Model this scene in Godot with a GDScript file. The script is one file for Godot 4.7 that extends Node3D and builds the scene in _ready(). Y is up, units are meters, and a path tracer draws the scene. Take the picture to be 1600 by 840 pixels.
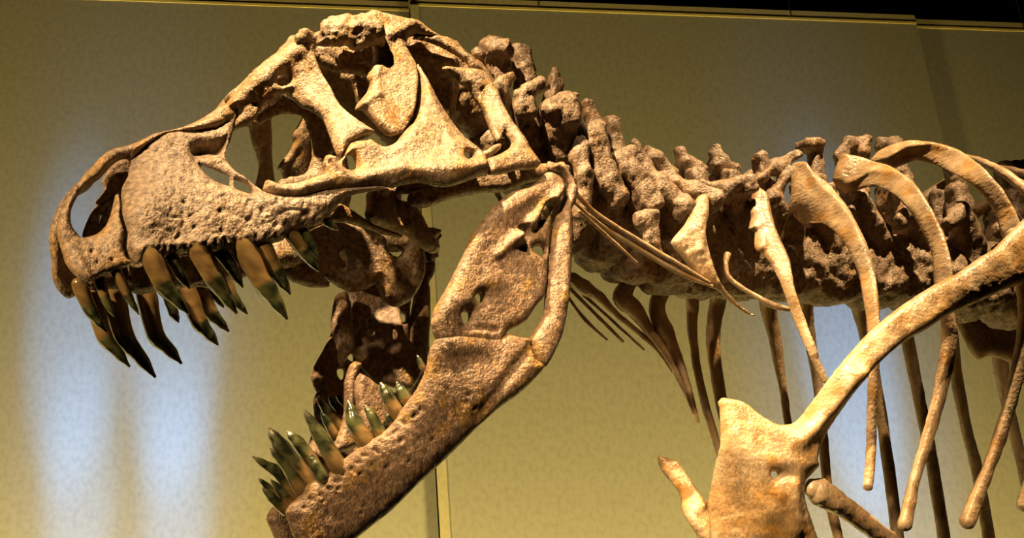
extends Node3D
# A mounted carnivorous dinosaur skeleton in front of fabric wall panels.

const F := 2600.0                      # focal length in pixels of the 1600 x 840 frame
const CAM := Vector3(0.0, 1.5, 0.0)    # eye
var XC := Vector3(0.989, -0.0087, -0.1765)   # the wall's horizontal, in camera axes
var YC := Vector3(-0.0746, 0.884, -0.462)    # plumb line, in camera axes
var ZC := Vector3.ZERO
var NC := Vector3(0.5, 0.24, 0.83)     # the animal's left side, in camera axes
var NQ := 0.0
var NW := Vector3.ZERO                 # the same in world axes
var QW := Vector3.ZERO                 # a point of its median plane, world
var n_low := FastNoiseLite.new()
var n_mid := FastNoiseLite.new()
var n_fine := FastNoiseLite.new()
var n_crack := FastNoiseLite.new()
var M := {}
var PAL := {}
var skeleton: Node3D
var t0 := 0

# ------------------------------------------------------------------ space
func to_world(v: Vector3) -> Vector3:
	return Vector3(v.dot(XC), v.dot(YC), v.dot(ZC)) + CAM

func depth_of(px: float, py: float, w: float) -> float:
	var r := Vector3((px - 800.0) / F, (420.0 - py) / F, -1.0)
	return (w + NQ) / NC.dot(r)

# a point of the animal: its place on the side view and its distance w from the median plane
func S(px: float, py: float, w: float) -> Vector3:
	var r := Vector3((px - 800.0) / F, (420.0 - py) / F, -1.0)
	return to_world(r * ((w + NQ) / NC.dot(r)))

func at_depth(px: float, py: float, d: float) -> Vector3:
	return to_world(Vector3((px - 800.0) / F, (420.0 - py) / F, -1.0) * d)

func across(p: Vector3) -> Vector3:
	return p - 2.0 * NW.dot(p - QW) * NW

func on_wall(px: float, py: float, z: float) -> Vector3:
	var r := Vector3((px - 800.0) / F, (420.0 - py) / F, -1.0)
	var d := Vector3(r.dot(XC), r.dot(YC), r.dot(ZC))
	return CAM + d * ((z - CAM.z) / d.z)

# ------------------------------------------------------------------ mesh buffers
class Buf:
	var v := PackedVector3Array()
	var n := PackedVector3Array()
	var c := PackedColorArray()
	var i := PackedInt32Array()

func add_mirrored(b: Buf) -> Buf:
	var o := Buf.new()
	for p in b.v: o.v.append(across(p))
	for q in b.n: o.n.append(q - 2.0 * NW.dot(q) * NW)
	o.c = b.c.duplicate()
	for k in range(0, b.i.size(), 3):
		o.i.append(b.i[k]); o.i.append(b.i[k + 2]); o.i.append(b.i[k + 1])
	return o

func merge(a: Buf, b: Buf) -> void:
	var base := a.v.size()
	a.v.append_array(b.v); a.n.append_array(b.n); a.c.append_array(b.c)
	for k in b.i: a.i.append(k + base)

func smooth_normals(b: Buf, from: int, ifrom: int) -> void:
	# accumulates face normals over the vertices from index "from"
	b.n.resize(b.v.size())
	for k in range(from, b.v.size()): b.n[k] = Vector3.ZERO
	for k in range(ifrom, b.i.size(), 3):
		var a := b.i[k]; var bb := b.i[k + 1]; var cc := b.i[k + 2]
		var fn := (b.v[cc] - b.v[a]).cross(b.v[bb] - b.v[a])   # clockwise is the front
		b.n[a] += fn; b.n[bb] += fn; b.n[cc] += fn
	for k in range(from, b.v.size()):
		b.n[k] = b.n[k].normalized() if b.n[k].length_squared() > 1e-20 else Vector3.UP

func commit(called: String, b: Buf, mat: Material, parent: Node3D) -> MeshInstance3D:
	var lo := b.v[0]; var hi := b.v[0]
	for p in b.v:
		lo = lo.min(p); hi = hi.max(p)
	var mid := Vector3((lo.x + hi.x) / 2, lo.y, (lo.z + hi.z) / 2)
	var vv := PackedVector3Array()
	vv.resize(b.v.size())
	for k in b.v.size(): vv[k] = b.v[k] - mid
	var arr := []
	arr.resize(Mesh.ARRAY_MAX)
	arr[Mesh.ARRAY_VERTEX] = vv; arr[Mesh.ARRAY_NORMAL] = b.n
	arr[Mesh.ARRAY_COLOR] = b.c; arr[Mesh.ARRAY_INDEX] = b.i
	var me := ArrayMesh.new()
	me.add_surface_from_arrays(Mesh.PRIMITIVE_TRIANGLES, arr)
	me.surface_set_material(0, mat)
	var o := MeshInstance3D.new()
	o.mesh = me
	parent.add_child(o, true)
	o.name = numbered(parent, called)
	var off := mid
	var q: Node = parent
	while q != self:
		off -= (q as Node3D).position
		q = q.get_parent()
	o.position = off
	return o

func numbered(parent: Node, called: String) -> String:
	if not parent.has_node(NodePath(called)): return called
	var k := 1
	while parent.has_node(NodePath("%s_%03d" % [called, k])): k += 1
	return "%s_%03d" % [called, k]

# ------------------------------------------------------------------ bone colour
func bone_col(p: Vector3, pal: Array) -> Color:
	# pal: main, second (patches), third (stain), streak of grain; all linear
	var a := n_low.get_noise_3dv(p * 5.0)
	var b := n_mid.get_noise_3dv(p * 16.0)
	var e := n_low.get_noise_3dv(p * 9.0 + Vector3(31, 7, 3))
	var f := n_fine.get_noise_3dv(p * 60.0)
	var c: Color = pal[0].lerp(pal[1], smoothstep(-0.25, 0.35, a + 0.5 * b))
	c = c.lerp(pal[2], smoothstep(0.15, 0.5, e + 0.45 * b) * 0.8)
	var k := 1.0 + 0.22 * f + 0.15 * b
	return Color(c.r * k, c.g * k, c.b * k)

# ------------------------------------------------------------------ plates: an outline with thickness, bent over the body
func rounded(poly: Array, sub: int) -> PackedVector2Array:
	var out := PackedVector2Array()
	var n := poly.size() / 2
	for k in n:
		var p: Array = []
		for j in [-1, 0, 1, 2]:
			var q: int = (k + j + n) % n
			p.append(Vector2(poly[q * 2], poly[q * 2 + 1]))
		var s := sub
		if p[1].distance_to(p[2]) < 6.0: s = 1
		for t in s:
			var c: Vector2 = p[1].cubic_interpolate(p[2], p[0], p[3], float(t) / s)
			out.append(c.lerp(p[1].lerp(p[2], float(t) / s), 0.35))
	return out

func ellipse(cx: float, cy: float, rx: float, ry: float, turn := 0.0) -> PackedVector2Array:
	var out := PackedVector2Array()
	for k in 14:
		var a := TAU * k / 14.0
		var r := 1.0 + 0.12 * sin(a * 3.0 + cx)
		out.append(Vector2(cx, cy) + Vector2(cos(a) * rx * r, sin(a) * ry * r).rotated(turn))
	return out

func field(ctrl: Array, sigma: float, x: float, y: float) -> float:
	var sw := 0.0
	var s := 0.0
	var q := -0.5 / (sigma * sigma)
	for c in ctrl:
		var d2: float = (x - c[0]) * (x - c[0]) + (y - c[1]) * (y - c[1])
		var g := exp(d2 * q) + 2.0 / (d2 * d2 * 0.0001 + 1000.0) * 0.01
		sw += g; s += g * c[2]
	return s / sw

# o: t half thickness (m), r rounding width (px), step (px), ctrl / sigma or w, relief [[x0,y0,x1,y1,r,amp]], rough, pal
func plate(poly: Array, holes: Array, o: Dictionary) -> Buf:
	var loops: Array[PackedVector2Array] = [rounded(poly, 3)]
	for h in holes:
		loops.append(ellipse(h[0], h[1], h[2], h[3], h[4] if h.size() > 4 else 0.0) if h.size() < 6 else rounded(h, 2))
	var ea := PackedVector2Array(); var eb := PackedVector2Array()
	for l in loops:
		for k in l.size():
			ea.append(l[k]); eb.append(l[(k + 1) % l.size()])
	var ne := ea.size()
	var lo := ea[0]; var hi := ea[0]
	for p in ea:
		lo = lo.min(p); hi = hi.max(p)
	var st: float = o.get("step", 3.0)
	lo -= Vector2(st, st) * 1.5
	var nx := int((hi.x - lo.x) / st) + 3
	var ny := int((hi.y - lo.y) / st) + 3
	var T: float = o.get("t", 0.02)
	var R: float = o.get("r", 16.0)
	var rough: float = o.get("rough", 0.002)
	var relief: Array = o.get("relief", [])
	var ridges: Array = o.get("ridges", [])
	var pal: Array = o.pal
	var pos := PackedVector2Array(); pos.resize(nx * ny)
	var sd := PackedFloat32Array(); sd.resize(nx * ny)      # positive inside
	var near := PackedVector2Array(); near.resize(nx * ny)
	for j in ny:
		for i in nx:
			var p := lo + Vector2(i, j) * st
			var best := 1e20
			var bp := p
			var ins := false
			for e in ne:
				var a := ea[e]
				var ab := eb[e] - a
				var ap := p - a
				if (a.y > p.y) != (eb[e].y > p.y):
					if p.x < ab.x * (p.y - a.y) / ab.y + a.x: ins = not ins
				var q := a + ab * clampf(ap.dot(ab) / maxf(ab.length_squared(), 1e-9), 0.0, 1.0)
				var d := p.distance_squared_to(q)
				if d < best:
					best = d; bp = q
			var k := j * nx + i
			pos[k] = p
			sd[k] = sqrt(best) * (1.0 if ins else -1.0)
			near[k] = bp
	var inner := PackedByteArray(); inner.resize(nx * ny)
	for k in nx * ny:
		inner[k] = 1 if sd[k] > 0.3 * st else 0
	var b := Buf.new()
	var front := PackedInt32Array(); front.resize(nx * ny); front.fill(-1)
	var back := PackedInt32Array(); back.resize(nx * ny); back.fill(-1)
	for j in range(1, ny - 1):
		for i in range(1, nx - 1):
			var k := j * nx + i
			var use := inner[k] == 1
			if not use:
				for dj in [-1, 0, 1]:
					for di in [-1, 0, 1]:
						if inner[k + dj * nx + di] == 1: use = true
			if not use: continue
			var p := pos[k] if inner[k] == 1 else near[k]
			var d := sd[k] if inner[k] == 1 else 0.0
			var w: float = o.get("w", 0.0)
			if o.has("ctrl"): w = field(o.ctrl, o.get("sigma", 45.0), p.x, p.y)
			var q := clampf(d / R, 0.0, 1.0)
			var h := T * sqrt(1.0 - (1.0 - q) * (1.0 - q))
			var extra := 0.0
			for rd in ridges:
				var ln: Array = rd.line
				var dm := 1e9
				for e in range(0, ln.size() - 3, 2):
					var a := Vector2(ln[e], ln[e + 1]); var ab := Vector2(ln[e + 2], ln[e + 3]) - a
					var u := clampf((p - a).dot(ab) / maxf(ab.length_squared(), 1e-9), 0.0, 1.0)
					dm = minf(dm, p.distance_squared_to(a + ab * u))
				extra += rd.amp * exp(-dm / (rd.r * rd.r))
			for rl in relief:
				var a := Vector2(rl[0], rl[1]); var ab := Vector2(rl[2], rl[3]) - a
				var u := clampf((p - a).dot(ab) / maxf(ab.length_squared(), 1e-9), 0.0, 1.0)
				var dd := p.distance_squared_to(a + ab * u)
				var rr: float = rl[4]
				if dd < rr * rr * 6.0: extra += rl[5] * exp(-dd / (rr * rr))
			var base := S(p.x, p.y, w)
			var edge := smoothstep(0.0, 0.3, q)
			var nz := (n_mid.get_noise_3dv(base * 22.0) * 1.0 + n_fine.get_noise_3dv(base * 60.0) * 0.5)
			nz -= 0.9 * maxf(0.0, 1.0 - absf(n_crack.get_noise_3dv(base * 9.0)) * 16.0)
			var fr := base + NW * (h + extra * edge + nz * rough * edge)
			front[k] = b.v.size()
			b.v.append(fr); b.c.append(bone_col(fr, pal))
			if inner[k] == 1:
				var bk: Vector3 = base - NW * (h * o.get("under", 1.0) - minf(extra, 0.0) * edge)
				back[k] = b.v.size()
				b.v.append(bk); b.c.append(bone_col(bk, pal))
			else:
				back[k] = front[k]
	for j in ny - 1:
		for i in nx - 1:
			var k := j * nx + i
			if inner[k] + inner[k + 1] + inner[k + nx] + inner[k + nx + 1] == 0: continue
			var q := [k, k + 1, k + nx + 1, k + nx]
			var sh := 1 if (i + j) % 2 else 0
			for tri in [[0, 1, 2], [0, 2, 3]]:
				var a: int = q[(tri[0] + sh) % 4]; var bb: int = q[(tri[1] + sh) % 4]; var c: int = q[(tri[2] + sh) % 4]
				if inner[a] + inner[bb] + inner[c] == 0: 
					# corner cut on the rim: keep it only when its middle lies inside
					continue
				b.i.append(front[a]); b.i.append(front[bb]); b.i.append(front[c])
				b.i.append(back[a]); b.i.append(back[c]); b.i.append(back[bb])
	smooth_normals(b, 0, 0)
	return b

# ------------------------------------------------------------------ swept bones; points [px, py, w, radius in px]
func tube(pts: Array, o: Dictionary) -> Buf:
	var seg: int = o.get("seg", 12)
	var flat: float = o.get("flat", 1.0)
	var rough: float = o.get("rough", 0.0015)
	var P: Array[Vector3] = []; var R: Array[float] = []; var U: Array[float] = []
	var n := pts.size()
	var sub: int = o.get("sub", 6)
	for k in n - 1:
		var q: Array = []
		for j in [-1, 0, 1, 2]:
			q.append(pts[clampi(k + j, 0, n - 1)])
		for t in sub + (1 if k == n - 2 else 0):
			var u := float(t) / sub
			var x := cubic_interpolate(q[1][0], q[2][0], q[0][0], q[3][0], u)
			var y := cubic_interpolate(q[1][1], q[2][1], q[0][1], q[3][1], u)
			var w := cubic_interpolate(q[1][2], q[2][2], q[0][2], q[3][2], u)
			var r := lerpf(q[1][3], q[2][3], smoothstep(0.0, 1.0, u))
			var p := S(x, y, w)
			P.append(p); R.append(r * depth_of(x, y, w) / F); U.append((k + u) / (n - 1))
	# round both ends
	var np := P.size()
	var capn := 3
	var PP: Array[Vector3] = []; var RR: Array[float] = []; var UU: Array[float] = []
	var t_in := (P[0] - P[1]).normalized()
	var t_out := (P[np - 1] - P[np - 2]).normalized()
	for k in capn:
		var a := (PI / 2) * (capn - k) / capn
		PP.append(P[0] + t_in * R[0] * sin(a) * 0.8); RR.append(maxf(R[0] * cos(a), R[0] * 0.03)); UU.append(0.0)
	PP.append_array(P); RR.append_array(R); UU.append_array(U)
	for k in range(1, capn + 1):
		var a := (PI / 2) * k / capn
		PP.append(P[np - 1] + t_out * R[np - 1] * sin(a) * 0.8); RR.append(maxf(R[np - 1] * cos(a), R[np - 1] * 0.03)); UU.append(1.0)
	var b := Buf.new()
	var m := PP.size()
	var side := Vector3.ZERO
	for k in m:
		var t := (PP[mini(k + 1, m - 1)] - PP[maxi(k - 1, 0)]).normalized()
		var s := NW.cross(t)
		if s.length() < 0.25: s = side if side != Vector3.ZERO else Vector3.UP.cross(t)
		s = (s - t * s.dot(t)).normalized()
		if side != Vector3.ZERO and s.dot(side) < 0: s = -s
		side = s
		var bn := t.cross(s)
		for j in seg:
			var a := TAU * j / seg
			var ca := cos(a); var sa := sin(a)
			var d := s * ca + bn * sa * flat
			var p := PP[k] + d * RR[k]
			var nz := n_mid.get_noise_3dv(p * 22.0) * 2.0 + n_fine.get_noise_3dv(p * 55.0) * 0.7
			var lim := minf(1.0, RR[k] / 0.012)
			if o.has("groove"): p -= bn * RR[k] * o.groove * exp(-ca * ca * 12.0) * (1.0 if sa > 0 else 0.0)
			p += d.normalized() * nz * rough * lim
			b.v.append(p)
			if o.has("tooth"):
				b.c.append(tooth_col(UU[k], p, o.tooth, o.get("tip", 0.0)))
			else:
				b.c.append(bone_col(p, o.pal))
	for k in m - 1:
		for j in seg:
			var a := k * seg + j; var a2 := k * seg + (j + 1) % seg
			var c := a + seg; var c2 := a2 + seg
			b.i.append(a); b.i.append(c); b.i.append(a2)
			b.i.append(a2); b.i.append(c); b.i.append(c2)
	# close the tips
	for e in 2:
		var base := 0 if e == 0 else (m - 1) * seg
		for j in range(1, seg - 1):
			if e == 0:
				b.i.append(base); b.i.append(base + j); b.i.append(base + j + 1)
			else:
				b.i.append(base); b.i.append(base + j + 1); b.i.append(base + j)
	smooth_normals(b, 0, 0)
	# make sure that the faces look outwards
	var probe := (m / 2) * seg
	if (b.v[probe] - PP[m / 2]).dot(b.n[probe]) < 0:
		for k in range(0, b.i.size(), 3):
			var x := b.i[k + 1]; b.i[k + 1] = b.i[k + 2]; b.i[k + 2] = x
		for k in b.n.size(): b.n[k] = -b.n[k]
	return b

func tooth_col(u: float, p: Vector3, cut: float, tip: float) -> Color:
	var nz := n_mid.get_noise_3dv(p * 40.0) * 0.06
	var f := n_fine.get_noise_3dv(p * 70.0)
	var root: Color = PAL.root[0].lerp(PAL.root[1], smoothstep(-0.3, 0.4, n_low.get_noise_3dv(p * 30.0)))
	root = root * (1.0 + 0.25 * f)
	var crown: Color = PAL.crown[0].lerp(PAL.crown[1], smoothstep(-0.35, 0.45, n_low.get_noise_3dv(p * Vector3(40, 14, 40))))
	var c := root.lerp(crown, smoothstep(cut - 0.02, cut + 0.02, u + nz))
	if tip > 0.0: c = c.lerp(PAL.tip, smoothstep(1.0 - tip, 1.0, u + nz) * 0.8)
	return Color(c.r, c.g, c.b)

# ------------------------------------------------------------------ lumps: smooth union of capsules, meshed as surface nets
func blob(caps: Array, o: Dictionary) -> Buf:
	var cell: float = o.get("cell", 0.009)
	var kk: float = o.get("k", 0.018)
	var rough: float = o.get("rough", 0.003)
	var grow: float = o.get("grow", 1.0)
	var lump: float = o.get("lump", 0.0)
	var nc := caps.size()
	var A := PackedVector3Array(); var D := PackedVector3Array(); var r0 := PackedFloat32Array(); var r1 := PackedFloat32Array(); var il := PackedFloat32Array()
	var lo := Vector3.INF; var hi := -Vector3.INF
	var ft := PackedVector3Array(); var fs := PackedVector3Array(); var fb := PackedVector3Array()
	for c in caps:
		var a := S(c[0], c[1], c[2]); var e := S(c[4], c[5], c[6])
		var ra: float = c[3] * grow * depth_of(c[0], c[1], c[2]) / F
		var rb: float = c[7] * grow * depth_of(c[4], c[5], c[6]) / F
		A.append(a); D.append(e - a); r0.append(ra); r1.append(rb); il.append(1.0 / maxf((e - a).length_squared(), 1e-9))
		var tt := (e - a).normalized() if (e - a).length() > 1e-4 else Vector3.UP
		var ss := NW.cross(tt)
		ss = ss.normalized() if ss.length() > 0.1 else Vector3.UP.cross(tt).normalized()
		ss = ss.rotated(tt, n_low.get_noise_3dv(a * 40.0) * 1.2)
		ft.append(tt); fs.append(ss); fb.append(tt.cross(ss))
		lo = lo.min(a - Vector3.ONE * ra).min(e - Vector3.ONE * rb)
		hi = hi.max(a + Vector3.ONE * ra).max(e + Vector3.ONE * rb)
	lo -= Vector3.ONE * cell * 2.5; hi += Vector3.ONE * cell * 2.5
	var g := Vector3i((hi - lo) / cell) + Vector3i.ONE * 2
	var sx := 1; var sy := g.x; var sz := g.x * g.y
	var val := PackedFloat32Array(); val.resize(g.x * g.y * g.z); val.fill(1.0)
	# visit only the nodes near each capsule
	var reach := cell * 2.2 + kk
	for c in nc:
		var a := A[c]; var d := D[c]
		var mx := maxf(r0[c], r1[c]) + reach
		var l := ((a.min(a + d) - Vector3.ONE * mx - lo) / cell).floor()
		var h := ((a.max(a + d) + Vector3.ONE * mx - lo) / cell).ceil()
		for z in range(maxi(0, int(l.z)), mini(g.z - 1, int(h.z)) + 1):
			for y in range(maxi(0, int(l.y)), mini(g.y - 1, int(h.y)) + 1):
				for x in range(maxi(0, int(l.x)), mini(g.x - 1, int(h.x)) + 1):
					var p := lo + Vector3(x, y, z) * cell
					var ap := p - a
					var u := clampf(ap.dot(d) * il[c], 0.0, 1.0)
					var off := ap - d * u
					var e1 := off.dot(fs[c]); var e2 := off.dot(fb[c]) * 1.1; var e3 := off.dot(ft[c]) * 1.25
					e1 *= e1; e2 *= e2; e3 *= e3
					var f := sqrt(sqrt(e1 * e1 + e2 * e2 + e3 * e3 + 0.35 * (e1 * e2 + e2 * e3 + e1 * e3))) - lerpf(r0[c], r1[c], u)
					if f > reach: continue
					var ix := x + y * sy + z * sz
					var v := val[ix]
					if v > 0.9: val[ix] = f
					else:
						var hh := clampf(0.5 + 0.5 * (f - v) / kk, 0.0, 1.0)
						val[ix] = lerpf(f, v, hh) - kk * hh * (1.0 - hh)
	var b := Buf.new()
	var vid := PackedInt32Array(); vid.resize(g.x * g.y * g.z); vid.fill(-1)
	var offs := [0, sx, sy, sx + sy, sz, sx + sz, sy + sz, sx + sy + sz]
	for z in g.z - 1:
		for y in g.y - 1:
			for x in g.x - 1:
				var ix := x + y * sy + z * sz
				var s := 0
				for q in 8:
					if val[ix + offs[q]] < 0.0: s += 1
				if s == 0 or s == 8: continue
				var acc := Vector3.ZERO; var cnt := 0
				for e in [[0, 1], [2, 3], [4, 5], [6, 7], [0, 2], [1, 3], [4, 6], [5, 7], [0, 4], [1, 5], [2, 6], [3, 7]]:
					var va := val[ix + offs[e[0]]]; var vb := val[ix + offs[e[1]]]
					if (va < 0.0) == (vb < 0.0): continue
					var t := va / (va - vb)
					var pa := Vector3(e[0] & 1, (e[0] >> 1) & 1, (e[0] >> 2) & 1)
					var pb := Vector3(e[1] & 1, (e[1] >> 1) & 1, (e[1] >> 2) & 1)
					acc += pa.lerp(pb, t); cnt += 1
				vid[ix] = b.v.size()
				b.v.append(lo + (Vector3(x, y, z) + acc / cnt) * cell)
	for z in range(1, g.z - 1):
		for y in range(1, g.y - 1):
			for x in range(1, g.x - 1):
				var ix := x + y * sy + z * sz
				var s0 := val[ix] < 0.0
				for ax in 3:
					var st: int = [sx, sy, sz][ax]
					if s0 == (val[ix + st] < 0.0): continue
					var u: int = [sy, sz, sx][ax]; var v: int = [sz, sx, sy][ax]
					var a := vid[ix]; var bb := vid[ix - u]; var c := vid[ix - u - v]; var d := vid[ix - v]
					if a < 0 or bb < 0 or c < 0 or d < 0: continue
					if s0:
						b.i.append_array([a, c, bb, a, d, c])
					else:
						b.i.append_array([a, bb, c, a, c, d])
	smooth_normals(b, 0, 0)
	for k in b.v.size():
		var p := b.v[k]
		var nz := n_mid.get_noise_3dv(p * 20.0) * 2.0 + n_fine.get_noise_3dv(p * 50.0) * 0.8
		b.v[k] = p + b.n[k] * (nz * rough + n_low.get_noise_3dv(p * 13.0) * lump)
		b.c.append(bone_col(p, o.pal))
	smooth_normals(b, 0, 0)
	return b

# ------------------------------------------------------------------ materials
func tex_noise(freq: float, seed_: int, lo: float, hi: float, size := 512, type := FastNoiseLite.TYPE_SIMPLEX_SMOOTH, oct := 5, frac := FastNoiseLite.FRACTAL_FBM) -> Image:
	var n := FastNoiseLite.new()
	n.seed = seed_; n.frequency = freq; n.noise_type = type
	n.fractal_type = frac; n.fractal_octaves = oct
	var im := n.get_seamless_image(size, size)
	im.convert(Image.FORMAT_RGB8)
	var data := im.get_data()
	for k in data.size():
		data[k] = int(clampf(lerpf(lo, hi, data[k] / 255.0), 0.0, 1.0) * 255.0)
	return Image.create_from_data(size, size, false, Image.FORMAT_RGB8, data)

func make_materials() -> void:
	var mottle := ImageTexture.create_from_image(tex_noise(0.03, 3, 0.45, 1.22))
	var rough := ImageTexture.create_from_image(tex_noise(0.02, 9, 0.2, 0.75))
	var bump := tex_noise(0.03, 21, -0.2, 1.2, 1024)
	var veins := tex_noise(0.012, 33, 0.0, 1.0, 1024, FastNoiseLite.TYPE_SIMPLEX_SMOOTH, 4, FastNoiseLite.FRACTAL_RIDGED)
	var bd := bump.get_data(); var vd := veins.get_data()
	for k in bd.size(): bd[k] = int(clampf(bd[k] * 0.75 + 64.0 - maxf(0.0, vd[k] - 190.0) * 1.6, 0.0, 255.0))
	bump = Image.create_from_data(1024, 1024, false, Image.FORMAT_RGB8, bd)
	bump.bump_map_to_normal_map(14.0)
	var relief := ImageTexture.create_from_image(bump)
	var bone := StandardMaterial3D.new()
	bone.vertex_color_use_as_albedo = true
	bone.albedo_texture = mottle
	bone.roughness = 1.0; bone.roughness_texture = rough
	bone.metallic_specular = 0.5
	bone.uv1_triplanar = true; bone.uv1_world_triplanar = true
	bone.uv1_scale = Vector3.ONE * 3.5
	bone.normal_enabled = true; bone.normal_texture = relief; bone.normal_scale = 0.75
	M.bone = bone
	var polished: StandardMaterial3D = bone.duplicate()
	polished.normal_scale = 0.4
	polished.roughness = 0.75
	polished.albedo_texture = ImageTexture.create_from_image(tex_noise(0.012, 7, 0.66, 1.15))
	polished.uv1_scale = Vector3.ONE * 2.2
	M.polished = polished
	var enamel := StandardMaterial3D.new()
	enamel.vertex_color_use_as_albedo = true
	enamel.roughness = 0.2
	enamel.clearcoat_enabled = true; enamel.clearcoat = 0.5; enamel.clearcoat_roughness = 0.08
	enamel.metallic_specular = 0.6
	M.enamel = enamel

# ------------------------------------------------------------------ tree
func base_node(called: String, parent: Node3D, world: Vector3) -> Node3D:
	var o := Node3D.new()
	parent.add_child(o, true)
	o.name = numbered(parent, called)
	var off := world
	var q: Node = parent
	while q != self:
		off -= (q as Node3D).position
		q = q.get_parent()
	o.position = off
	return o

func box(called: String, lo: Vector3, hi: Vector3, mat: Material, parent: Node3D, bevel := 0.0) -> MeshInstance3D:
	var st := SurfaceTool.new()
	st.begin(Mesh.PRIMITIVE_TRIANGLES)
	var c := (lo + hi) / 2; var h := (hi - lo) / 2
	for ax in 3:
		for s in [-1.0, 1.0]:
			var n := Vector3.ZERO; n[ax] = s
			var u := Vector3.ZERO; u[(ax + 1) % 3] = 1.0
			var v := Vector3.ZERO; v[(ax + 2) % 3] = 1.0
			var q := []
			for e in [[-1, -1], [1, -1], [1, 1], [-1, 1]]:
				q.append((n + u * e[0] * 1.0 + v * e[1] * 1.0) * h)
			var order := [0, 2, 1, 0, 3, 2] if s > 0 else [0, 1, 2, 0, 2, 3]
			for k in order:
				st.set_normal(n); st.add_vertex(q[k])
	var o := MeshInstance3D.new()
	o.mesh = st.commit()
	o.mesh.surface_set_material(0, mat)
	parent.add_child(o, true)
	o.name = numbered(parent, called)
	var off := c
	var p: Node = parent
	while p != self:
		off -= (p as Node3D).position
		p = p.get_parent()
	o.position = off
	return o

func structure(o: Node) -> void:
	o.set_meta("kind", "structure")

func spot(pos: Vector3, target: Vector3, color: Color, energy: float, angle: float, soft: float, size: float, hung: bool, label: String) -> void:
	# a lamp: housing, glowing lens and stem, with its light just in front of the lens
	var l := SpotLight3D.new()
	add_child(l, true)
	l.name = numbered(self, "spot_light")
	l.look_at_from_position(pos, target, Vector3.UP)
	l.light_color = color; l.light_energy = energy
	l.spot_angle = angle; l.spot_angle_attenuation = soft
	l.spot_range = 40.0; l.spot_attenuation = 2.0
	l.light_size = size; l.shadow_enabled = true
	var kind := "ceiling_spotlight" if hung else "floor_uplight"
	var black := StandardMaterial3D.new()
	black.albedo_color = Color(0.06, 0.06, 0.06); black.roughness = 0.5
	var glow := StandardMaterial3D.new()
	glow.albedo_color = color; glow.emission_enabled = true; glow.emission = color; glow.emission_energy_multiplier = 2.0
	var root := base_node(kind, self, pos)
	root.set_meta("label", label); root.set_meta("category", "spotlight")
	root.set_meta("group", "spotlights hung from the ceiling" if hung else "uplights along the wall")
	var dir := (target - pos).normalized()
	var turn := Quaternion(Vector3.UP, -dir)
	for part in [["housing", 0.055, 0.075, 0.20, 0.135, black], ["lens", 0.05, 0.05, 0.012, 0.03, glow], ["rear_cap", 0.03, 0.055, 0.05, 0.26, black]]:
		var c := CylinderMesh.new()
		c.top_radius = part[1]; c.bottom_radius = part[2]; c.height = part[3]; c.radial_segments = 24; c.rings = 1
		c.material = part[5]
		var o := MeshInstance3D.new()
		o.mesh = c; o.quaternion = turn; o.position = -dir * part[4]
		root.add_child(o, true)
		o.name = part[0]
	var stem := CylinderMesh.new()
	var top := (8.0 - pos.y) if hung else pos.y
	stem.top_radius = 0.012; stem.bottom_radius = 0.012; stem.height = top - 0.02; stem.radial_segments = 12; stem.rings = 1
	stem.material = black
	var so := MeshInstance3D.new()
	so.mesh = stem
	so.position = -dir * 0.16 + Vector3(0, (top / 2 if hung else -top / 2) + dir.y * 0.16, 0)
	root.add_child(so, true)
	so.name = "stem"

# ------------------------------------------------------------------ scene
func _ready() -> void:
	t0 = Time.get_ticks_msec()
	XC = XC.normalized(); YC = (YC - XC * XC.dot(YC)).normalized(); ZC = XC.cross(YC)
	NC = NC.normalized()
	var r0 := Vector3((640.0 - 800.0) / F, (420.0 - 250.0) / F, -1.0)
	NQ = NC.dot(r0 * 4.2) - 0.38
	NW = Vector3(NC.dot(XC), NC.dot(YC), NC.dot(ZC))
	QW = S(640, 250, 0.0)
	for a in [[n_low, 11, 1.0, 3], [n_mid, 12, 1.0, 3], [n_fine, 13, 1.0, 2], [n_crack, 14, 1.0, 2]]:
		a[0].seed = a[1]; a[0].frequency = a[2]; a[0].noise_type = FastNoiseLite.TYPE_SIMPLEX_SMOOTH
		a[0].fractal_type = FastNoiseLite.FRACTAL_FBM; a[0].fractal_octaves = a[3]

	# camera
	var cam := Camera3D.new()
	add_child(cam)
	cam.name = "camera"
	cam.transform = Transform3D(Basis(Vector3(XC.x, YC.x, ZC.x), Vector3(XC.y, YC.y, ZC.y), Vector3(XC.z, YC.z, ZC.z)), CAM)
	cam.fov = rad_to_deg(2.0 * atan(420.0 / F))
	cam.current = true
	# environment
	var we := WorldEnvironment.new()
	var env := Environment.new()
	env.background_mode = Environment.BG_COLOR
	env.background_color = Color(0, 0, 0)
	env.ambient_light_source = Environment.AMBIENT_SOURCE_DISABLED
	env.tonemap_mode = Environment.TONE_MAPPER_LINEAR
	env.tonemap_exposure = 1.0
	env.sdfgi_enabled = true; env.ssao_enabled = true; env.ssil_enabled = true
	we.environment = env
	add_child(we)
	we.name = "environment"

	lights()
	make_materials()
	palettes()
	room()
	skeleton = base_node("dinosaur_skeleton", self, Vector3(S(1300, 420, 0).x, 0.0, S(1300, 420, 0).z))
	skeleton.set_meta("label", "mounted carnivorous dinosaur skeleton of brown bones with jaws wide open")
	skeleton.set_meta("category", "skeleton")
	skull()
	print("skull ", Time.get_ticks_msec() - t0)
	lower_jaw()
	print("jaw ", Time.get_ticks_msec() - t0)
	spine()
	print("spine ", Time.get_ticks_msec() - t0)
	ribs()
	shoulder()
	print("all ", Time.get_ticks_msec() - t0)

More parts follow.
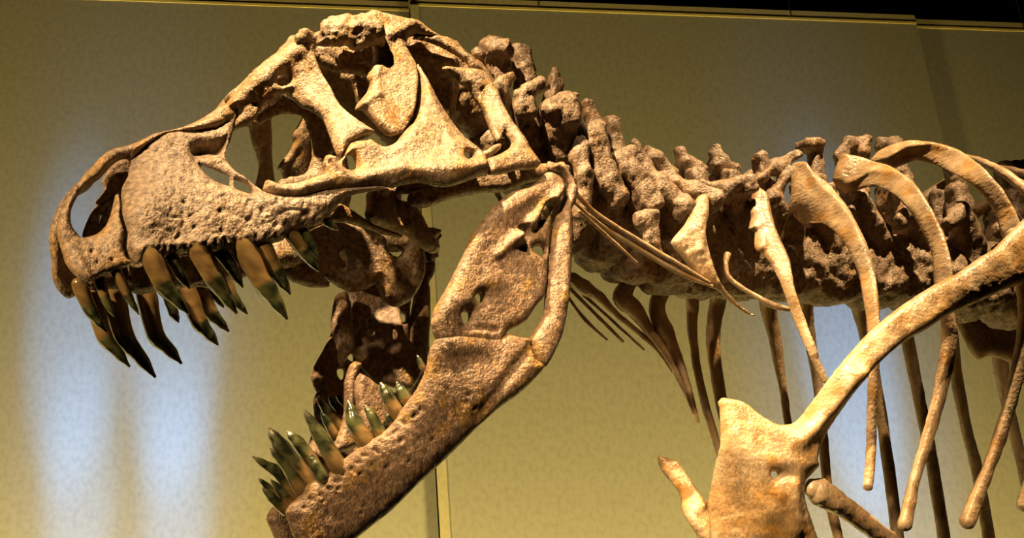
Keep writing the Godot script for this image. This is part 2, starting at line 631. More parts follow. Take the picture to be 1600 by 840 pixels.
func lights() -> void:
	var warm := Color(1.0, 0.84, 0.62)
	var cool := Color(0.36, 0.57, 1.0)
	# ceiling spots on the skull, body, snout and shoulder, plus an added jaw fill
	spot(to_world(Vector3(-1.3, 3.9, -3.6)), to_world(Vector3(-0.04, 0.16, -4.25)), warm, 105.0, 16.0, 1.0, 0.04, true, "black ceiling spotlight shining on the cheek of the skull")
	spot(to_world(Vector3(1.55, 4.0, -4.85)), to_world(Vector3(1.15, 0.05, -4.95)), warm, 72.0, 17.0, 1.0, 0.04, true, "black ceiling spotlight shining down on the back and ribs")
	spot(to_world(Vector3(-3.2, 1.9, -2.2)), to_world(Vector3(-0.88, -0.08, -4.15)), warm, 26.0, 9.0, 1.0, 0.08, true, "black ceiling spotlight shining on the snout and upper teeth")
	spot(to_world(Vector3(-0.6, 3.0, -1.8)), to_world(Vector3(0.74, -0.68, -4.6)), warm, 66.0, 10.0, 1.0, 0.05, true, "black ceiling spotlight shining on the shoulder blade")
	spot(to_world(Vector3(-0.9, 3.0, -1.9)), to_world(Vector3(-0.12, -0.32, -4.2)), warm, 22.0, 8.0, 1.0, 0.05, true, "added fill spotlight brightening the lower jaw")  # added fill lamp, only there to brighten the jaw
	# lamps near the floor that wash the wall
	for k in 5:
		var x: float = [-3.2, -1.6, 0.0, 1.6, 3.2][k]
		spot(Vector3(x, 0.9, WALL_Z + 1.15), Vector3(x, 2.5, WALL_Z), Color(1.0, 0.88, 0.64), 26.0, 40.0, 1.0, 0.15, false, "black uplight with a warm lens washing the panel " + ["beyond the snout", "behind the upper teeth", "behind the open jaws", "behind the shoulder", "behind the rearmost ribs"][k])
	for q in [[112, 590, 1.1, 3.4, 96.0, "tall bluish streak under the snout tip"], [120, 815, 1.05, 3.0, 54.0, "low bluish streak under the snout tip"], [268, 610, 1.2, 3.4, 96.0, "tall bluish streak under the front teeth"], [276, 815, 1.15, 3.0, 54.0, "low bluish streak under the front teeth"], [190, 760, 1.3, 9.0, 26.0, "broad pale glow below the snout"], [1325, 570, 1.1, 4.0, 115.0, "bluish patch behind the ribs"], [1345, 720, 1.3, 9.0, 26.0, "broad pale glow behind the ribs"]]:
		var t := on_wall(q[0], q[1], WALL_Z)  # added cool lamps; their spots stand in for windows mirrored in the panels
		spot(Vector3(t.x, 0.4, WALL_Z + q[2]), t, cool, q[4] * 1.25, q[3], 1.0, 0.03, false, "added bluish uplight in place of window reflections, making the " + q[5])

const WALL_Z := -6.6

func palettes() -> void:
	PAL.tan = [Color(0.39, 0.265, 0.15), Color(0.33, 0.23, 0.14), Color(0.42, 0.25, 0.085)]
	PAL.grey = [Color(0.33, 0.235, 0.15), Color(0.27, 0.195, 0.13), Color(0.25, 0.165, 0.085)]
	PAL.gold = [Color(0.40, 0.268, 0.142), Color(0.44, 0.325, 0.20), Color(0.38, 0.205, 0.06)]
	PAL.shoulder = [Color(0.37, 0.23, 0.098), Color(0.45, 0.325, 0.185), Color(0.37, 0.185, 0.04)]
	PAL.jaw = [Color(0.27, 0.172, 0.10), Color(0.32, 0.21, 0.13), Color(0.36, 0.21, 0.06)]
	PAL.spine = [Color(0.30, 0.205, 0.13), Color(0.35, 0.25, 0.165), Color(0.32, 0.19, 0.085)]
	PAL.root = [Color(0.21, 0.135, 0.048), Color(0.135, 0.085, 0.035)]
	PAL.crown = [Color(0.016, 0.020, 0.011), Color(0.10, 0.105, 0.042)]
	PAL.tip = Color(0.30, 0.26, 0.18)

func room() -> void:
	var cloth := StandardMaterial3D.new()
	var im := tex_noise(0.045, 5, 0.92, 1.05, 1024, FastNoiseLite.TYPE_PERLIN, 6)
	cloth.albedo_texture = ImageTexture.create_from_image(im)
	cloth.albedo_color = Color(0.64, 0.625, 0.47)
	cloth.roughness = 0.75
	cloth.uv1_triplanar = true; cloth.uv1_world_triplanar = true; cloth.uv1_scale = Vector3(1.0, 0.7, 1.0)
	var hem := StandardMaterial3D.new()
	hem.albedo_color = Color(0.90, 0.82, 0.40); hem.roughness = 0.6
	var border := cloth.duplicate()
	border.albedo_color = Color(0.74, 0.69, 0.42)
	var lit_edge: StandardMaterial3D = border.duplicate()
	lit_edge.albedo_color = Color(0.74, 0.70, 0.47)  # paler tone stands for light on the panel's side face
	var wire := StandardMaterial3D.new()
	wire.albedo_color = Color(0.75, 0.72, 0.65); wire.roughness = 0.35; wire.metallic = 1.0
	var beam := StandardMaterial3D.new()
	beam.albedo_color = Color(0.42, 0.36, 0.26); beam.roughness = 0.8
	var plaster := StandardMaterial3D.new()
	plaster.albedo_color = Color(0.05, 0.035, 0.03); plaster.roughness = 0.9
	var floor_m := StandardMaterial3D.new()
	floor_m.albedo_color = Color(0.16, 0.13, 0.10); floor_m.roughness = 0.7
	var zb := WALL_Z - 0.35
	var wall := box("wall_back", Vector3(-7, 0, zb - 0.2), Vector3(8, 8.0, zb), plaster, self); structure(wall)
	structure(box("floor", Vector3(-7, -0.2, zb - 0.2), Vector3(8, 0, 5.2), floor_m, self))
	structure(box("ceiling", Vector3(-7, 8.0, zb - 0.2), Vector3(8, 8.2, 5.2), plaster, self))
	structure(box("wall_left", Vector3(-7.2, 0, zb - 0.2), Vector3(-7, 8.0, 5.2), plaster, self))
	structure(box("wall_right", Vector3(8, 0, zb - 0.2), Vector3(8.2, 8.0, 5.2), plaster, self))
	structure(box("wall_front", Vector3(-7, 0, 5.2), Vector3(8, 8.0, 5.4), plaster, self))
	# fabric panels hung before the wall: [left px, right px at y 20, z of the face, hem px (x, y)]
	var spec := [[-900.0, 660.0, WALL_Z - 0.05, 400.0, 9.0], [641.0, 1428.0, WALL_Z + 0.02, 1000.0, 22.0], [1415.0, 2300.0, WALL_Z - 0.09, 1500.0, 46.0]]
	for k in 3:
		var s: Array = spec[k]
		var a := on_wall(s[0], 20.0, s[2]); var e := on_wall(s[1], 20.0, s[2])
		var y := on_wall(s[3], s[4], s[2]).y
		var p := base_node("fabric_panel", self, Vector3((a.x + e.x) / 2, 0.02, s[2] - 0.02))
		p.set_meta("label", ["olive fabric wall panel behind the snout and upper teeth", "olive fabric wall panel behind the neck and shoulder blade", "olive fabric wall panel at the far right beyond the rearmost ribs"][k])
		p.set_meta("category", "wall panel")
		p.set_meta("group", "hanging wall panels")
		box("cloth_face", Vector3(a.x, 0.02, s[2] - 0.045), Vector3(e.x, y, s[2]), cloth, p)
		box("hem_line", Vector3(a.x, y, s[2] - 0.04), Vector3(e.x, y + 0.014, s[2] + 0.003), hem, p)
		box("top_border", Vector3(a.x, y + 0.014, s[2] - 0.045), Vector3(e.x, y + 0.058, s[2]), border, p)
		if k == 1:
			box("lit_edge_strip", Vector3(a.x, 0.02, s[2] - 0.04), Vector3(a.x + 0.042, y, s[2] + 0.010), lit_edge, p)  # added strip with the lit side face of the panel put into its colour
		for wp in [[], [842.0, 1233.0], [1590.0]][k]:
			var wx := on_wall(wp, 10.0, s[2]).x
			box("hanging_wire", Vector3(wx - 0.0025, y + 0.01, s[2] + 0.001), Vector3(wx + 0.0025, 8.0, s[2] + 0.006), wire, p)
	var by := on_wall(1450.0, 4.5, zb + 0.04).y
	structure(box("trim_1", Vector3(-7, by, zb), Vector3(8, by + 0.25, zb + 0.04), beam, self))

# ------------------------------------------------------------------ skull
const W_SKULL := [[90, 360, .03], [120, 300, .045], [150, 420, .08], [200, 400, .13], [200, 235, .05], [170, 250, .045], [280, 203, .05], [345, 165, .06], [250, 320, .145], [250, 400, .165], [350, 380, .20], [440, 370, .235], [350, 300, .18], [300, 240, .12], [500, 340, .275], [415, 300, .235], [475, 50, .17], [420, 95, .11], [450, 130, .145], [370, 190, .10], [520, 160, .20], [570, 205, .275], [550, 250, .31], [480, 300, .275], [600, 290, .335], [640, 240, .385], [700, 280, .415], [760, 260, .43], [840, 260, .415], [560, 25, .18], [600, 60, .22], [600, 130, .265], [610, 200, .32], [660, 40, .18], [700, 65, .18], [760, 115, .235], [695, 107, .23], [722, 132, .25], [790, 190, .32], [650, 150, .29], [680, 180, .325]]

func pair(called: String, b: Buf, parent: Node3D, far := true) -> void:
	commit(called, b, M.bone, parent)
	if far: commit(called, add_mirrored(b), M.bone, parent)

func skull() -> void:
	var sk := base_node("skull", skeleton, S(450, 300, 0))
	var o := {"ctrl": W_SKULL, "sigma": 38.0, "t": 0.018, "r": 16.0, "step": 2.6, "pal": PAL.tan, "rough": 0.0022}
	# upper jaw bone
	var mx := o.duplicate(); mx.t = 0.026; mx.r = 26.0; mx.pal = PAL.grey; mx.rough = 0.0045; mx.step = 2.3
	mx.relief = [[308, 236, 342, 236, 12, -0.045], [330, 250, 345, 246, 8, 0.012], [210, 395, 440, 372, 10, 0.008], [250, 330, 400, 340, 40, 0.012]]
	var rng := RandomNumberGenerator.new(); rng.seed = 5
	for k in 15:
		mx.relief.append([222 + k * 15.5, 396 - k * 1.9 + rng.randf_range(-4, 2), 222 + k * 15.5, 398 - k * 1.9, 2.4, -0.009])
	for k in 22:
		var fx := rng.randf_range(215, 480); var fy := lerpf(300, 370, rng.randf()) + (20 if fx < 380 else 0) * rng.randf()
		mx.relief.append([fx, fy, fx + rng.randf_range(-4, 4), fy + 2, rng.randf_range(2, 3.6), -rng.randf_range(0.004, 0.009)])
	pair("maxilla", plate([203,250, 222,230, 239,218, 257,208, 275,205, 300,205, 335,200, 360,188, 364,202, 360,220, 353,234, 351,247, 365,266, 380,275, 392,286, 415,301, 440,306, 475,306, 505,297, 540,293, 575,291, 605,291, 590,297, 562,302, 540,308, 532,316, 522,327, 507,341, 500,350, 480,355, 463,362, 448,367, 443,375, 430,379, 397,388, 363,391, 327,393, 287,396, 253,402, 227,408, 213,413, 203,404, 197,387, 199,362, 192,337, 189,312, 191,292, 200,275],
		[[309,256, 330,263, 350,271, 358,276, 358,291, 337,284, 320,272], [365,280, 384,287, 393,297, 391,303, 375,298, 366,294]], mx), sk)
	# bone round the nostril
	var pm := o.duplicate(); pm.t = 0.02; pm.r = 12.0; pm.pal = PAL.tan
	pm.relief = [[141, 395, 141, 395, 3, -0.012], [149, 412, 149, 412, 2.5, -0.01], [172, 408, 172, 408, 2.5, -0.01], [110, 390, 135, 435, 7, 0.006]]
	pair("premaxilla", plate([118,289, 108,303, 100,318, 93,335, 89,352, 90,368, 96,390, 103,412, 118,430, 138,441, 150,436, 175,424, 205,413, 196,402, 191,385, 193,362, 187,340, 188,320, 184,301, 180,305, 177,318, 173,334, 165,353, 152,365, 137,370, 125,370, 113,355, 110,340, 112,325, 120,308, 124,299], [], pm), sk)
	var na := o.duplicate(); na.t = 0.024; na.r = 14.0; na.relief = [[200, 235, 330, 195, 8, 0.006]]
	pair("nasal", plate([117,291, 128,277, 140,266, 152,250, 172,234, 200,227, 220,219, 240,209, 280,200, 310,188, 338,170, 353,161, 366,177, 362,187, 335,203, 300,208, 275,208, 259,211, 242,221, 227,231, 206,252, 199,248, 187,250, 170,262, 155,280, 135,292, 122,301], [], na), sk)
	var ns := {"w": 0.005, "t": 0.008, "r": 6.0, "step": 3.0, "pal": PAL.tan, "rough": 0.002}
	commit("nasal_septum", plate([158,283, 170,263, 187,250, 202,250, 206,264, 197,290, 189,302, 172,312, 160,320, 146,318, 155,308, 163,295], [], ns), M.bone, sk)
	commit("nostril_floor", plate([128,370, 139,338, 150,321, 166,313, 186,304, 186,330, 172,356, 152,370], [[160, 344, 8, 7], [170, 328, 6, 10, 0.4]], ns), M.bone, sk)
	# front wall of the eye socket
	var la := o.duplicate(); la.t = 0.024; la.r = 14.0; la.pal = PAL.gold
	la.relief = [[360, 165, 470, 75, 12, 0.01], [485, 100, 560, 205, 14, 0.012], [396, 164, 396, 164, 5, -0.02], [415, 172, 455, 145, 9, -0.012]]
	pair("lacrimal", plate([345,177, 355,159, 384,125, 412,96, 435,80, 460,65, 485,66, 493,75, 490,92, 498,114, 515,142, 527,165, 555,190, 583,204, 581,212, 556,220, 543,225, 533,246, 526,240, 515,210, 505,185, 485,172, 472,168, 460,155, 450,145, 435,150, 415,162, 405,172, 400,186, 387,196, 367,200, 365,190, 369,178, 362,171, 352,176], [[441, 126, 10, 9]], la), sk)
	var horn := blob([[466, 62, .17, 8, 486, 61, .17, 9], [476, 55, .18, 11, 481, 57, .175, 10], [470, 66, .165, 10, 484, 68, .17, 9]], {"pal": PAL.tan, "cell": 0.005, "k": 0.01, "rough": 0.002})
	pair("lacrimal_horn", horn, sk)
	# brow
	var po := o.duplicate(); po.t = 0.022; po.r = 12.0; po.pal = PAL.gold
	po.relief = [[600, 130, 625, 190, 22, -0.014], [560, 165, 585, 150, 8, 0.01], [600, 60, 640, 40, 10, 0.012], [648, 100, 645, 180, 6, 0.008]]
	pair("postorbital", plate([560,30, 580,16, 597,20, 615,24, 637,30, 657,35, 668,46, 690,58, 678,61, 660,58, 642,57, 635,63, 635,76, 643,90, 649,105, 651,130, 649,160, 644,182, 636,196, 627,208, 615,212, 605,210, 590,197, 580,185, 567,173, 556,171, 558,162, 572,146, 579,130, 574,120, 582,98, 584,82, 582,60, 572,50, 556,48], [], po), sk)
	var boss := blob([[496, 62, .215, 6, 530, 52, .24, 13], [512, 46, .225, 11, 545, 42, .235, 14], [520, 38, .20, 10, 560, 36, .205, 11], [530, 52, .24, 14, 580, 48, .26, 15], [560, 62, .25, 11, 592, 50, .25, 9], [500, 63, .22, 6, 550, 62, .25, 7], [512, 54, .235, 11, 590, 52, .265, 12], [555, 60, .25, 11, 592, 62, .255, 11]], {"pal": PAL.tan, "cell": 0.006, "k": 0.012, "rough": 0.004, "lump": 0.008, "grow": 1.2})
	pair("brow_boss", boss, sk)
	# roof, brain case and inner walls along the middle
	var mid := blob([[370, 160, 0, 18, 470, 85, 0, 26], [470, 88, 0, 25, 560, 68, 0, 40], [470, 80, .08, 20, 500, 80, .12, 20], [560, 68, 0, 40, 680, 98, 0, 38], [560, 62, .12, 24, 640, 76, .12, 22], [640, 82, .11, 26, 690, 108, .13, 30], [560, 62, -.12, 24, 640, 76, -.12, 22], [640, 82, -.11, 26, 690, 108, -.13, 30], [680, 98, 0, 38, 745, 108, 0, 16], [690, 120, 0, 48, 730, 155, 0, 44], [730, 150, 0, 46, 760, 190, 0, 34], [690, 140, .1, 26, 680, 220, .12, 18], [690, 140, -.1, 26, 680, 220, -.12, 18], [510, 85, .13, 12, 585, 95, .16, 12], [525, 105, 0, 32, 575, 165, 0, 30], [575, 165, 0, 30, 640, 205, 0, 30], [600, 120, 0, 40, 640, 180, 0, 36]], {"pal": PAL.tan, "cell": 0.012, "k": 0.03, "rough": 0.004})
	commit("braincase", mid, M.bone, sk)
	commit("interorbital_strut", blob([[405, 186, -.05, 8, 440, 166, -.05, 9], [440, 166, -.05, 9, 492, 172, -.03, 12], [490, 180, -.02, 15, 506, 228, -.02, 14], [506, 228, -.02, 14, 494, 282, -.02, 16], [440, 290, -.02, 10, 494, 282, -.02, 13]], {"pal": PAL.tan, "cell": 0.009, "k": 0.02, "rough": 0.003}), M.bone, sk)
	var fr := {"w": 0.14, "t": 0.014, "r": 10.0, "step": 4.0, "pal": PAL.tan, "rough": 0.003}
	pair("frontal", plate([494,72, 530,70, 560,68, 594,80, 590,98, 578,120, 552,116, 520,112, 503,100], [], fr), sk)
	# cheek
	var ju := o.duplicate(); ju.t = 0.026; ju.r = 16.0; ju.pal = PAL.tan
	ju.relief = [[620, 270, 750, 262, 12, 0.014], [560, 285, 620, 262, 9, 0.008], [655, 130, 700, 230, 8, 0.008], [590, 245, 690, 235, 18, -0.008], [512, 255, 522, 270, 4, -0.012], [440, 292, 460, 292, 6, -0.006]]
	pair("jugal", plate([412,297, 413,286, 418,281, 435,287, 460,286, 480,280, 495,275, 506,270, 505,254, 510,242, 524,245, 526,252, 532,249, 537,237, 545,224, 555,221, 575,217, 590,226, 600,229, 610,227, 620,221, 628,210, 640,197, 648,190, 655,160, 656,125, 648,94, 665,122, 685,160, 707,194, 725,215, 747,232, 757,245, 761,273, 746,277, 715,288, 699,292, 686,291, 655,285, 625,290, 613,294, 600,291, 560,293, 505,299, 470,307, 430,306], [[546, 255, 11, 12], [731, 243, 8, 6]], ju), sk)
	var qj := o.duplicate(); qj.t = 0.022; qj.r = 12.0; qj.pal = PAL.tan
	qj.relief = [[800, 235, 835, 258, 8, 0.008], [735, 120, 765, 150, 10, 0.01], [775, 150, 815, 225, 8, 0.006], [750, 145, 780, 205, 7, -0.012]]
	pair("squamosal", plate([690,107, 697,104, 735,107, 752,110, 765,122, 770,135, 792,180, 820,220, 843,257, 830,265, 807,266, 786,272, 764,273, 759,250, 775,243, 794,233, 800,222, 793,212, 788,204, 783,214, 778,222, 771,210, 760,175, 746,157, 732,138, 722,132, 712,122], [], qj), sk)
	var bar := o.duplicate(); bar.t = 0.016; bar.r = 8.0
	pair("temporal_bar", plate([660,40, 684,54, 705,66, 725,81, 742,96, 760,114, 766,126, 752,113, 735,106, 728,96, 712,86, 690,74, 665,64, 645,61, 650,55, 672,57], [], bar), sk)
	var prong := tube([[750, 243, .39, 4], [762, 240, .395, 6], [774, 232, .395, 6], [781, 227, .39, 3]], {"pal": PAL.tan, "rough": 0.001})
	pair("cheek_prong", prong, sk)
	# palate
	var ec := {"ctrl": [[590, 320, .25], [640, 360, .22], [680, 390, .20]], "sigma": 40.0, "t": 0.03, "r": 18.0, "step": 3.0, "pal": PAL.gold, "rough": 0.002, "relief": [[610, 310, 625, 345, 8, -0.02], [640, 330, 670, 375, 9, 0.01]]}
	pair("ectopterygoid", plate([574,300, 574,315, 571,335, 580,347, 600,355, 627,365, 640,370, 660,387, 676,396, 686,390, 682,377, 672,368, 660,345, 650,325, 640,317, 622,312, 621,300, 605,293], [], ec), sk)
	var lobe := tube([[620, 297, .27, 7], [650, 293, .28, 9], [680, 299, .28, 7], [690, 302, .28, 4]], {"pal": PAL.tan, "flat": 1.6})
	pair("palatine_process", lobe, sk)
	var pb := {"ctrl": [[510, 340, .24], [620, 367, .2]], "sigma": 40.0, "t": 0.014, "r": 8.0, "step": 3.0, "pal": PAL.gold, "rough": 0.002}
	pair("palatine", plate([530,318, 550,328, 572,343, 600,357, 630,366, 626,372, 600,367, 570,357, 540,348, 503,347, 518,334], [], pb), sk)
	var pt := {"ctrl": [[470, 390, -.04], [600, 400, -.02], [540, 450, -.05]], "sigma": 60.0, "t": 0.03, "r": 18.0, "step": 4.0, "pal": PAL.tan, "rough": 0.004}
	commit("pterygoid", plate([430,398, 455,385, 480,362, 520,345, 560,352, 600,370, 606,392, 622,402, 640,376, 660,378, 664,420, 655,450, 640,470, 618,480, 600,470, 588,445, 560,455, 545,456, 525,446, 505,430, 515,448, 480,448, 450,436, 436,420], [[535, 410, 8, 17]], pt), M.bone, sk)
	var vo := blob([[230, 430, 0, 22, 330, 420, 0, 24], [330, 420, 0, 22, 470, 390, 0, 22], [150, 430, 0, 22, 230, 430, 0, 22]], {"pal": PAL.tan, "cell": 0.012, "k": 0.03, "rough": 0.004})
	commit("vomer", vo, M.bone, sk)
	# jaw joint side of the skull, hanging behind the cheek
	var qd := {"ctrl": [[700, 280, .30], [850, 280, .33]], "sigma": 60.0, "t": 0.022, "r": 12.0, "step": 4.0, "pal": PAL.tan, "rough": 0.003}
	pair("quadrate", plate([640,300, 690,290, 740,272, 800,262, 850,255, 868,262, 850,280, 820,287, 790,300, 750,302, 700,312, 665,325, 640,320], [], qd), sk)
	pair("quadrate_rod", tube([[752, 260, .33, 4], [765, 280, .31, 4], [782, 312, .28, 4]], {"pal": PAL.tan}), sk)
	upper_teeth(sk)

func tooth(called: String, p: Array, hw: float, cut: float, tip: float, parent: Node3D) -> void:
	# p: base x, y, w, middle x, y, tip x, y, w
	var bx: float = p[0]; var by: float = p[1]; var bw: float = p[2]
	var pts := [[bx + (bx - p[3]) * 0.45, by + (by - p[4]) * 0.45, bw, hw * 0.9], [bx, by, bw, hw], [p[3], p[4], lerpf(bw, p[7], 0.5), hw * 0.86], [lerpf(p[3], p[5], 0.55), lerpf(p[4], p[6], 0.55) + (p[8] if p.size() > 8 else 0.0), lerpf(bw, p[7], 0.8), hw * 0.60], [p[5], p[6], p[7], hw * 0.15]]
	var b := tube(pts, {"seg": 14, "flat": 1.15, "rough": 0.0008, "tooth": cut * 0.84, "tip": tip, "pal": PAL.gold})
	commit(called, b, M.enamel, parent)

func upper_teeth(sk: Node3D) -> void:
	for t in [
		[[155,435,.07, 164,465, 178,494,.07], 9, .58], [[182,424,.10, 198,458, 217,491,.10], 8.5, .6],
		[[128,455,.0, 142,485, 166,518,.0], 12, .48], [[150,480,-.05, 163,525, 202,572,-.05], 14, .62], [[180,470,-.09, 194,525, 242,588,-.09], 18, .62],
		[[230,465,-.12, 243,522, 283,567,-.12], 16, .62],
		[[238,405,.15, 256,445, 294,489,.15], 17, .58], [[268,400,.15, 280,425, 296,450,.15], 11, .05],
		[[312,393,.18, 333,432, 369,488,.18], 18, .6], [[342,391,.18, 360,415, 379,448,.18], 12, .05],
		[[384,390,.21, 410,440, 448,497,.21], 19, .62], [[412,387,.22, 430,420, 453,459,.22], 14, .6],
		[[457,368,.24, 472,390, 498,423,.24], 12, .6], [[474,362,.245, 485,380, 497,403,.245], 8, .1], [[512,347,.26, 519,352, 528,359,.26], 7, .1],
		[[265,468,-.15, 271,488, 279,503,-.15], 9, .1], [[295,460,-.16, 311,502, 340,538,-.16], 15, .6], [[318,465,-.18, 331,490, 357,517,-.18], 13, .6],
		[[352,440,-.2, 364,465, 386,490,-.2], 11, .55], [[330,440,-.19, 338,462, 349,480,-.19], 9, .3]]:
		tooth("upper_tooth", t[0], t[1], t[2], 0.0, sk)

# ------------------------------------------------------------------ lower jaw
const W_JAW := [[870, 280, .41], [885, 320, .405], [870, 450, .40], [850, 560, .39], [800, 350, .40], [760, 420, .39], [690, 480, .37], [700, 520, .375], [780, 560, .385], [740, 620, .35], [660, 620, .315], [640, 700, .275], [570, 700, .215], [560, 780, .18], [500, 745, .125], [500, 820, .085], [455, 795, .028], [470, 850, .03]]

func lower_jaw() -> void:
	var lj := base_node("lower_jaw", skeleton, S(640, 700, 0))
	var o := {"ctrl": W_JAW, "sigma": 55.0, "t": 0.024, "r": 20.0, "step": 2.8, "pal": PAL.jaw, "rough": 0.0019}
	var de := o.duplicate(); de.t = 0.034; de.r = 34.0; de.relief = []
	var rng := RandomNumberGenerator.new(); rng.seed = 8
	for k in 16:
		var u := k / 15.0
		de.relief.append([lerpf(470, 650, u) + rng.randf_range(-6, 6), lerpf(790, 640, u) + rng.randf_range(-2, 10), lerpf(470, 650, u), lerpf(794, 644, u), 2.6, -0.008])
	for k in 14:
		var u := rng.randf(); var v := rng.randf_range(0.15, 0.8)
		var q := Vector2(lerpf(480, 680, u), lerpf(780, 600, u)).lerp(Vector2(lerpf(560, 780, u), lerpf(830, 640, u)), v)
		de.relief.append([q.x, q.y, q.x + 3, q.y - 3, rng.randf_range(2.0, 2.8), -rng.randf_range(0.003, 0.007)])
	de.relief.append([700, 570, 760, 560, 26, -0.012])
	de.relief.append([830, 535, 740, 650, 10, -0.010])
	pair("dentary", plate([686,524, 705,519, 735,519, 778,524, 792,521, 812,526, 828,529, 829,542, 835,560, 850,574, 816,611, 780,637, 741,672, 712,701, 683,729, 651,758, 612,797, 580,822, 555,842, 520,862, 480,864, 462,846, 452,818, 446,802, 451,790, 466,776, 483,754, 508,743, 537,717, 569,693, 594,679, 616,658, 630,636, 651,608, 666,576, 672,545], [], de), lj)
	var su := o.duplicate(); su.t = 0.024; su.r = 18.0
	su.relief = [[800, 375, 872, 300, 9, 0.024], [800, 375, 770, 400, 8, 0.012], [790, 330, 820, 310, 16, 0.012], [700, 480, 760, 440, 22, 0.01], [838, 350, 852, 330, 8, -0.02], [715, 512, 770, 518, 4, -0.006]]
	pair("surangular", plate([854,269, 868,272, 880,285, 872,310, 860,340, 858,375, 855,405, 853,440, 849,464, 838,476, 821,502, 792,518, 780,540, 740,540, 700,540, 684,535, 676,516, 674,500, 680,480, 700,445, 725,395, 736,368, 757,340, 775,319, 801,299, 825,293, 841,282], [[746, 466, 6, 7], [726, 496, 7, 10], [841, 392, 10, 7, 0.4], [850, 333, 7, 12, 0.5], [813, 364, 4, 8, -0.6]], su), lj)
	var an := o.duplicate(); an.t = 0.026; an.r = 18.0
	an.relief = [[880, 300, 878, 470, 10, 0.008]]
	pair("angular", plate([858,264, 866,254, 882,261, 893,277, 901,295, 899,316, 891,329, 893,348, 892,400, 888,457, 884,493, 875,530, 853,573, 836,562, 829,542, 828,528, 842,506, 850,490, 852,464, 854,440, 855,405, 861,375, 868,340, 880,310, 885,290, 875,270], [], an), lj)
	# joint lumps
	pair("articular", blob([[860, 262, .38, 8, 884, 270, .40, 11], [875, 262, .36, 9, 890, 290, .40, 9]], {"pal": PAL.jaw, "cell": 0.006, "k": 0.01, "rough": 0.005}), lj)
	# inner plates
	var sp := {"w": -0.05, "t": 0.02, "r": 9.0, "step": 3.0, "pal": PAL.jaw, "rough": 0.002}
	commit("splenial", plate([538,625, 538,600, 545,572, 555,564, 566,570, 557,585, 553,640, 562,690, 545,702, 525,706, 521,698, 535,660], [], sp), M.bone, lj)
	sp = sp.duplicate(); sp.w = 0.02
	commit("splenial", plate([555,595, 562,583, 575,590, 592,605, 604,635, 606,655, 592,680, 575,690, 562,660, 555,620], [], sp), M.bone, lj)
	var pl := {"ctrl": [[530, 470, -.2], [540, 570, -.16]], "sigma": 40.0, "t": 0.016, "r": 9.0, "step": 3.0, "pal": PAL.jaw, "rough": 0.003}
	commit("coronoid", plate([524,462, 541,455, 549,480, 551,510, 553,545, 541,560, 535,573, 530,570, 528,550, 517,508, 520,480], [], pl), M.bone, lj)
	var dk := {"ctrl": [[560, 470, -.25], [640, 560, -.1]], "sigma": 50.0, "t": 0.02, "r": 12.0, "step": 4.0, "pal": PAL.jaw, "rough": 0.004}
	commit("prearticular", plate([540,455, 590,440, 620,470, 632,520, 650,545, 660,580, 640,610, 615,605, 590,600, 565,575, 552,545, 548,500], [[568, 505, 5, 9, -0.5], [580, 520, 6, 5], [617, 522, 4, 9]], dk), M.bone, lj)
	for t in [
		[[470,764,.075, 446,726, 422,700,.07], 11, .42, .2], [[455,787,.05, 438,766, 423,749,.05], 8, .45, .1], [[442,793,.04, 426,778, 410,762,.04], 9, .4, .1],
		[[503,744,.125, 494,727, 484,709,.12], 11, .1, .2], [[524,721,.15, 502,684, 475,640,.14], 14, .42, .2],
		[[571,689,.20, 554,660, 544,626,.19], 15, .5, .1], [[592,673,.225, 582,652, 571,633,.22], 10, .3, .1],
		[[618,641,.255, 606,618, 595,598,.25], 12, .5, .1], [[633,621,.27, 627,610, 620,597,.265], 10, .3, .1], [[610,657,.24, 607,650, 604,643,.24], 7, .1, .1], [[660,573,.31, 656,564, 652,555,.31], 5, .4, .1],
		[[457,768,-.01, 432,737, 395,713,-.01], 11, .42, .2], [[472,745,-.04, 442,702, 420,669,-.04], 16, .4, .2], [[485,718,-.07, 466,692, 449,674,-.07], 12, .4, .2],
		[[432,776,.0, 418,760, 404,747,.0], 7, .5, .2], 		[[528,664,-.12, 512,642, 496,620,-.12], 10, .5, .3], [[521,676,-.1, 512,660, 502,643,-.1], 8, .5, .1], [[532,644,-.14, 523,632, 514,618,-.14], 8, .5, .1], [[540,633,-.15, 533,625, 525,616,-.15], 6, .5, .1]]:
		tooth("lower_tooth", t[0], t[1], t[2], t[3], lj)

# ------------------------------------------------------------------ spine
func both(c: Array) -> Array:
	# the same process on the other side of the body: mirrored across the median plane
	var out := [c]
	var m := c.duplicate()
	for e in [0, 4]:
		var p := across(S(c[e], c[e + 1], c[e + 2])) - CAM
		var q := XC * p.x + YC * p.y + ZC * p.z
		m[e] = 800.0 - F * q.x / q.z; m[e + 1] = 420.0 + F * q.y / q.z; m[e + 2] = -c[e + 2]
		m[e + 3] = c[e + 3] * depth_of(c[e], c[e + 1], c[e + 2]) / depth_of(m[e], m[e + 1], m[e + 2])
	out.append(m)
	return out

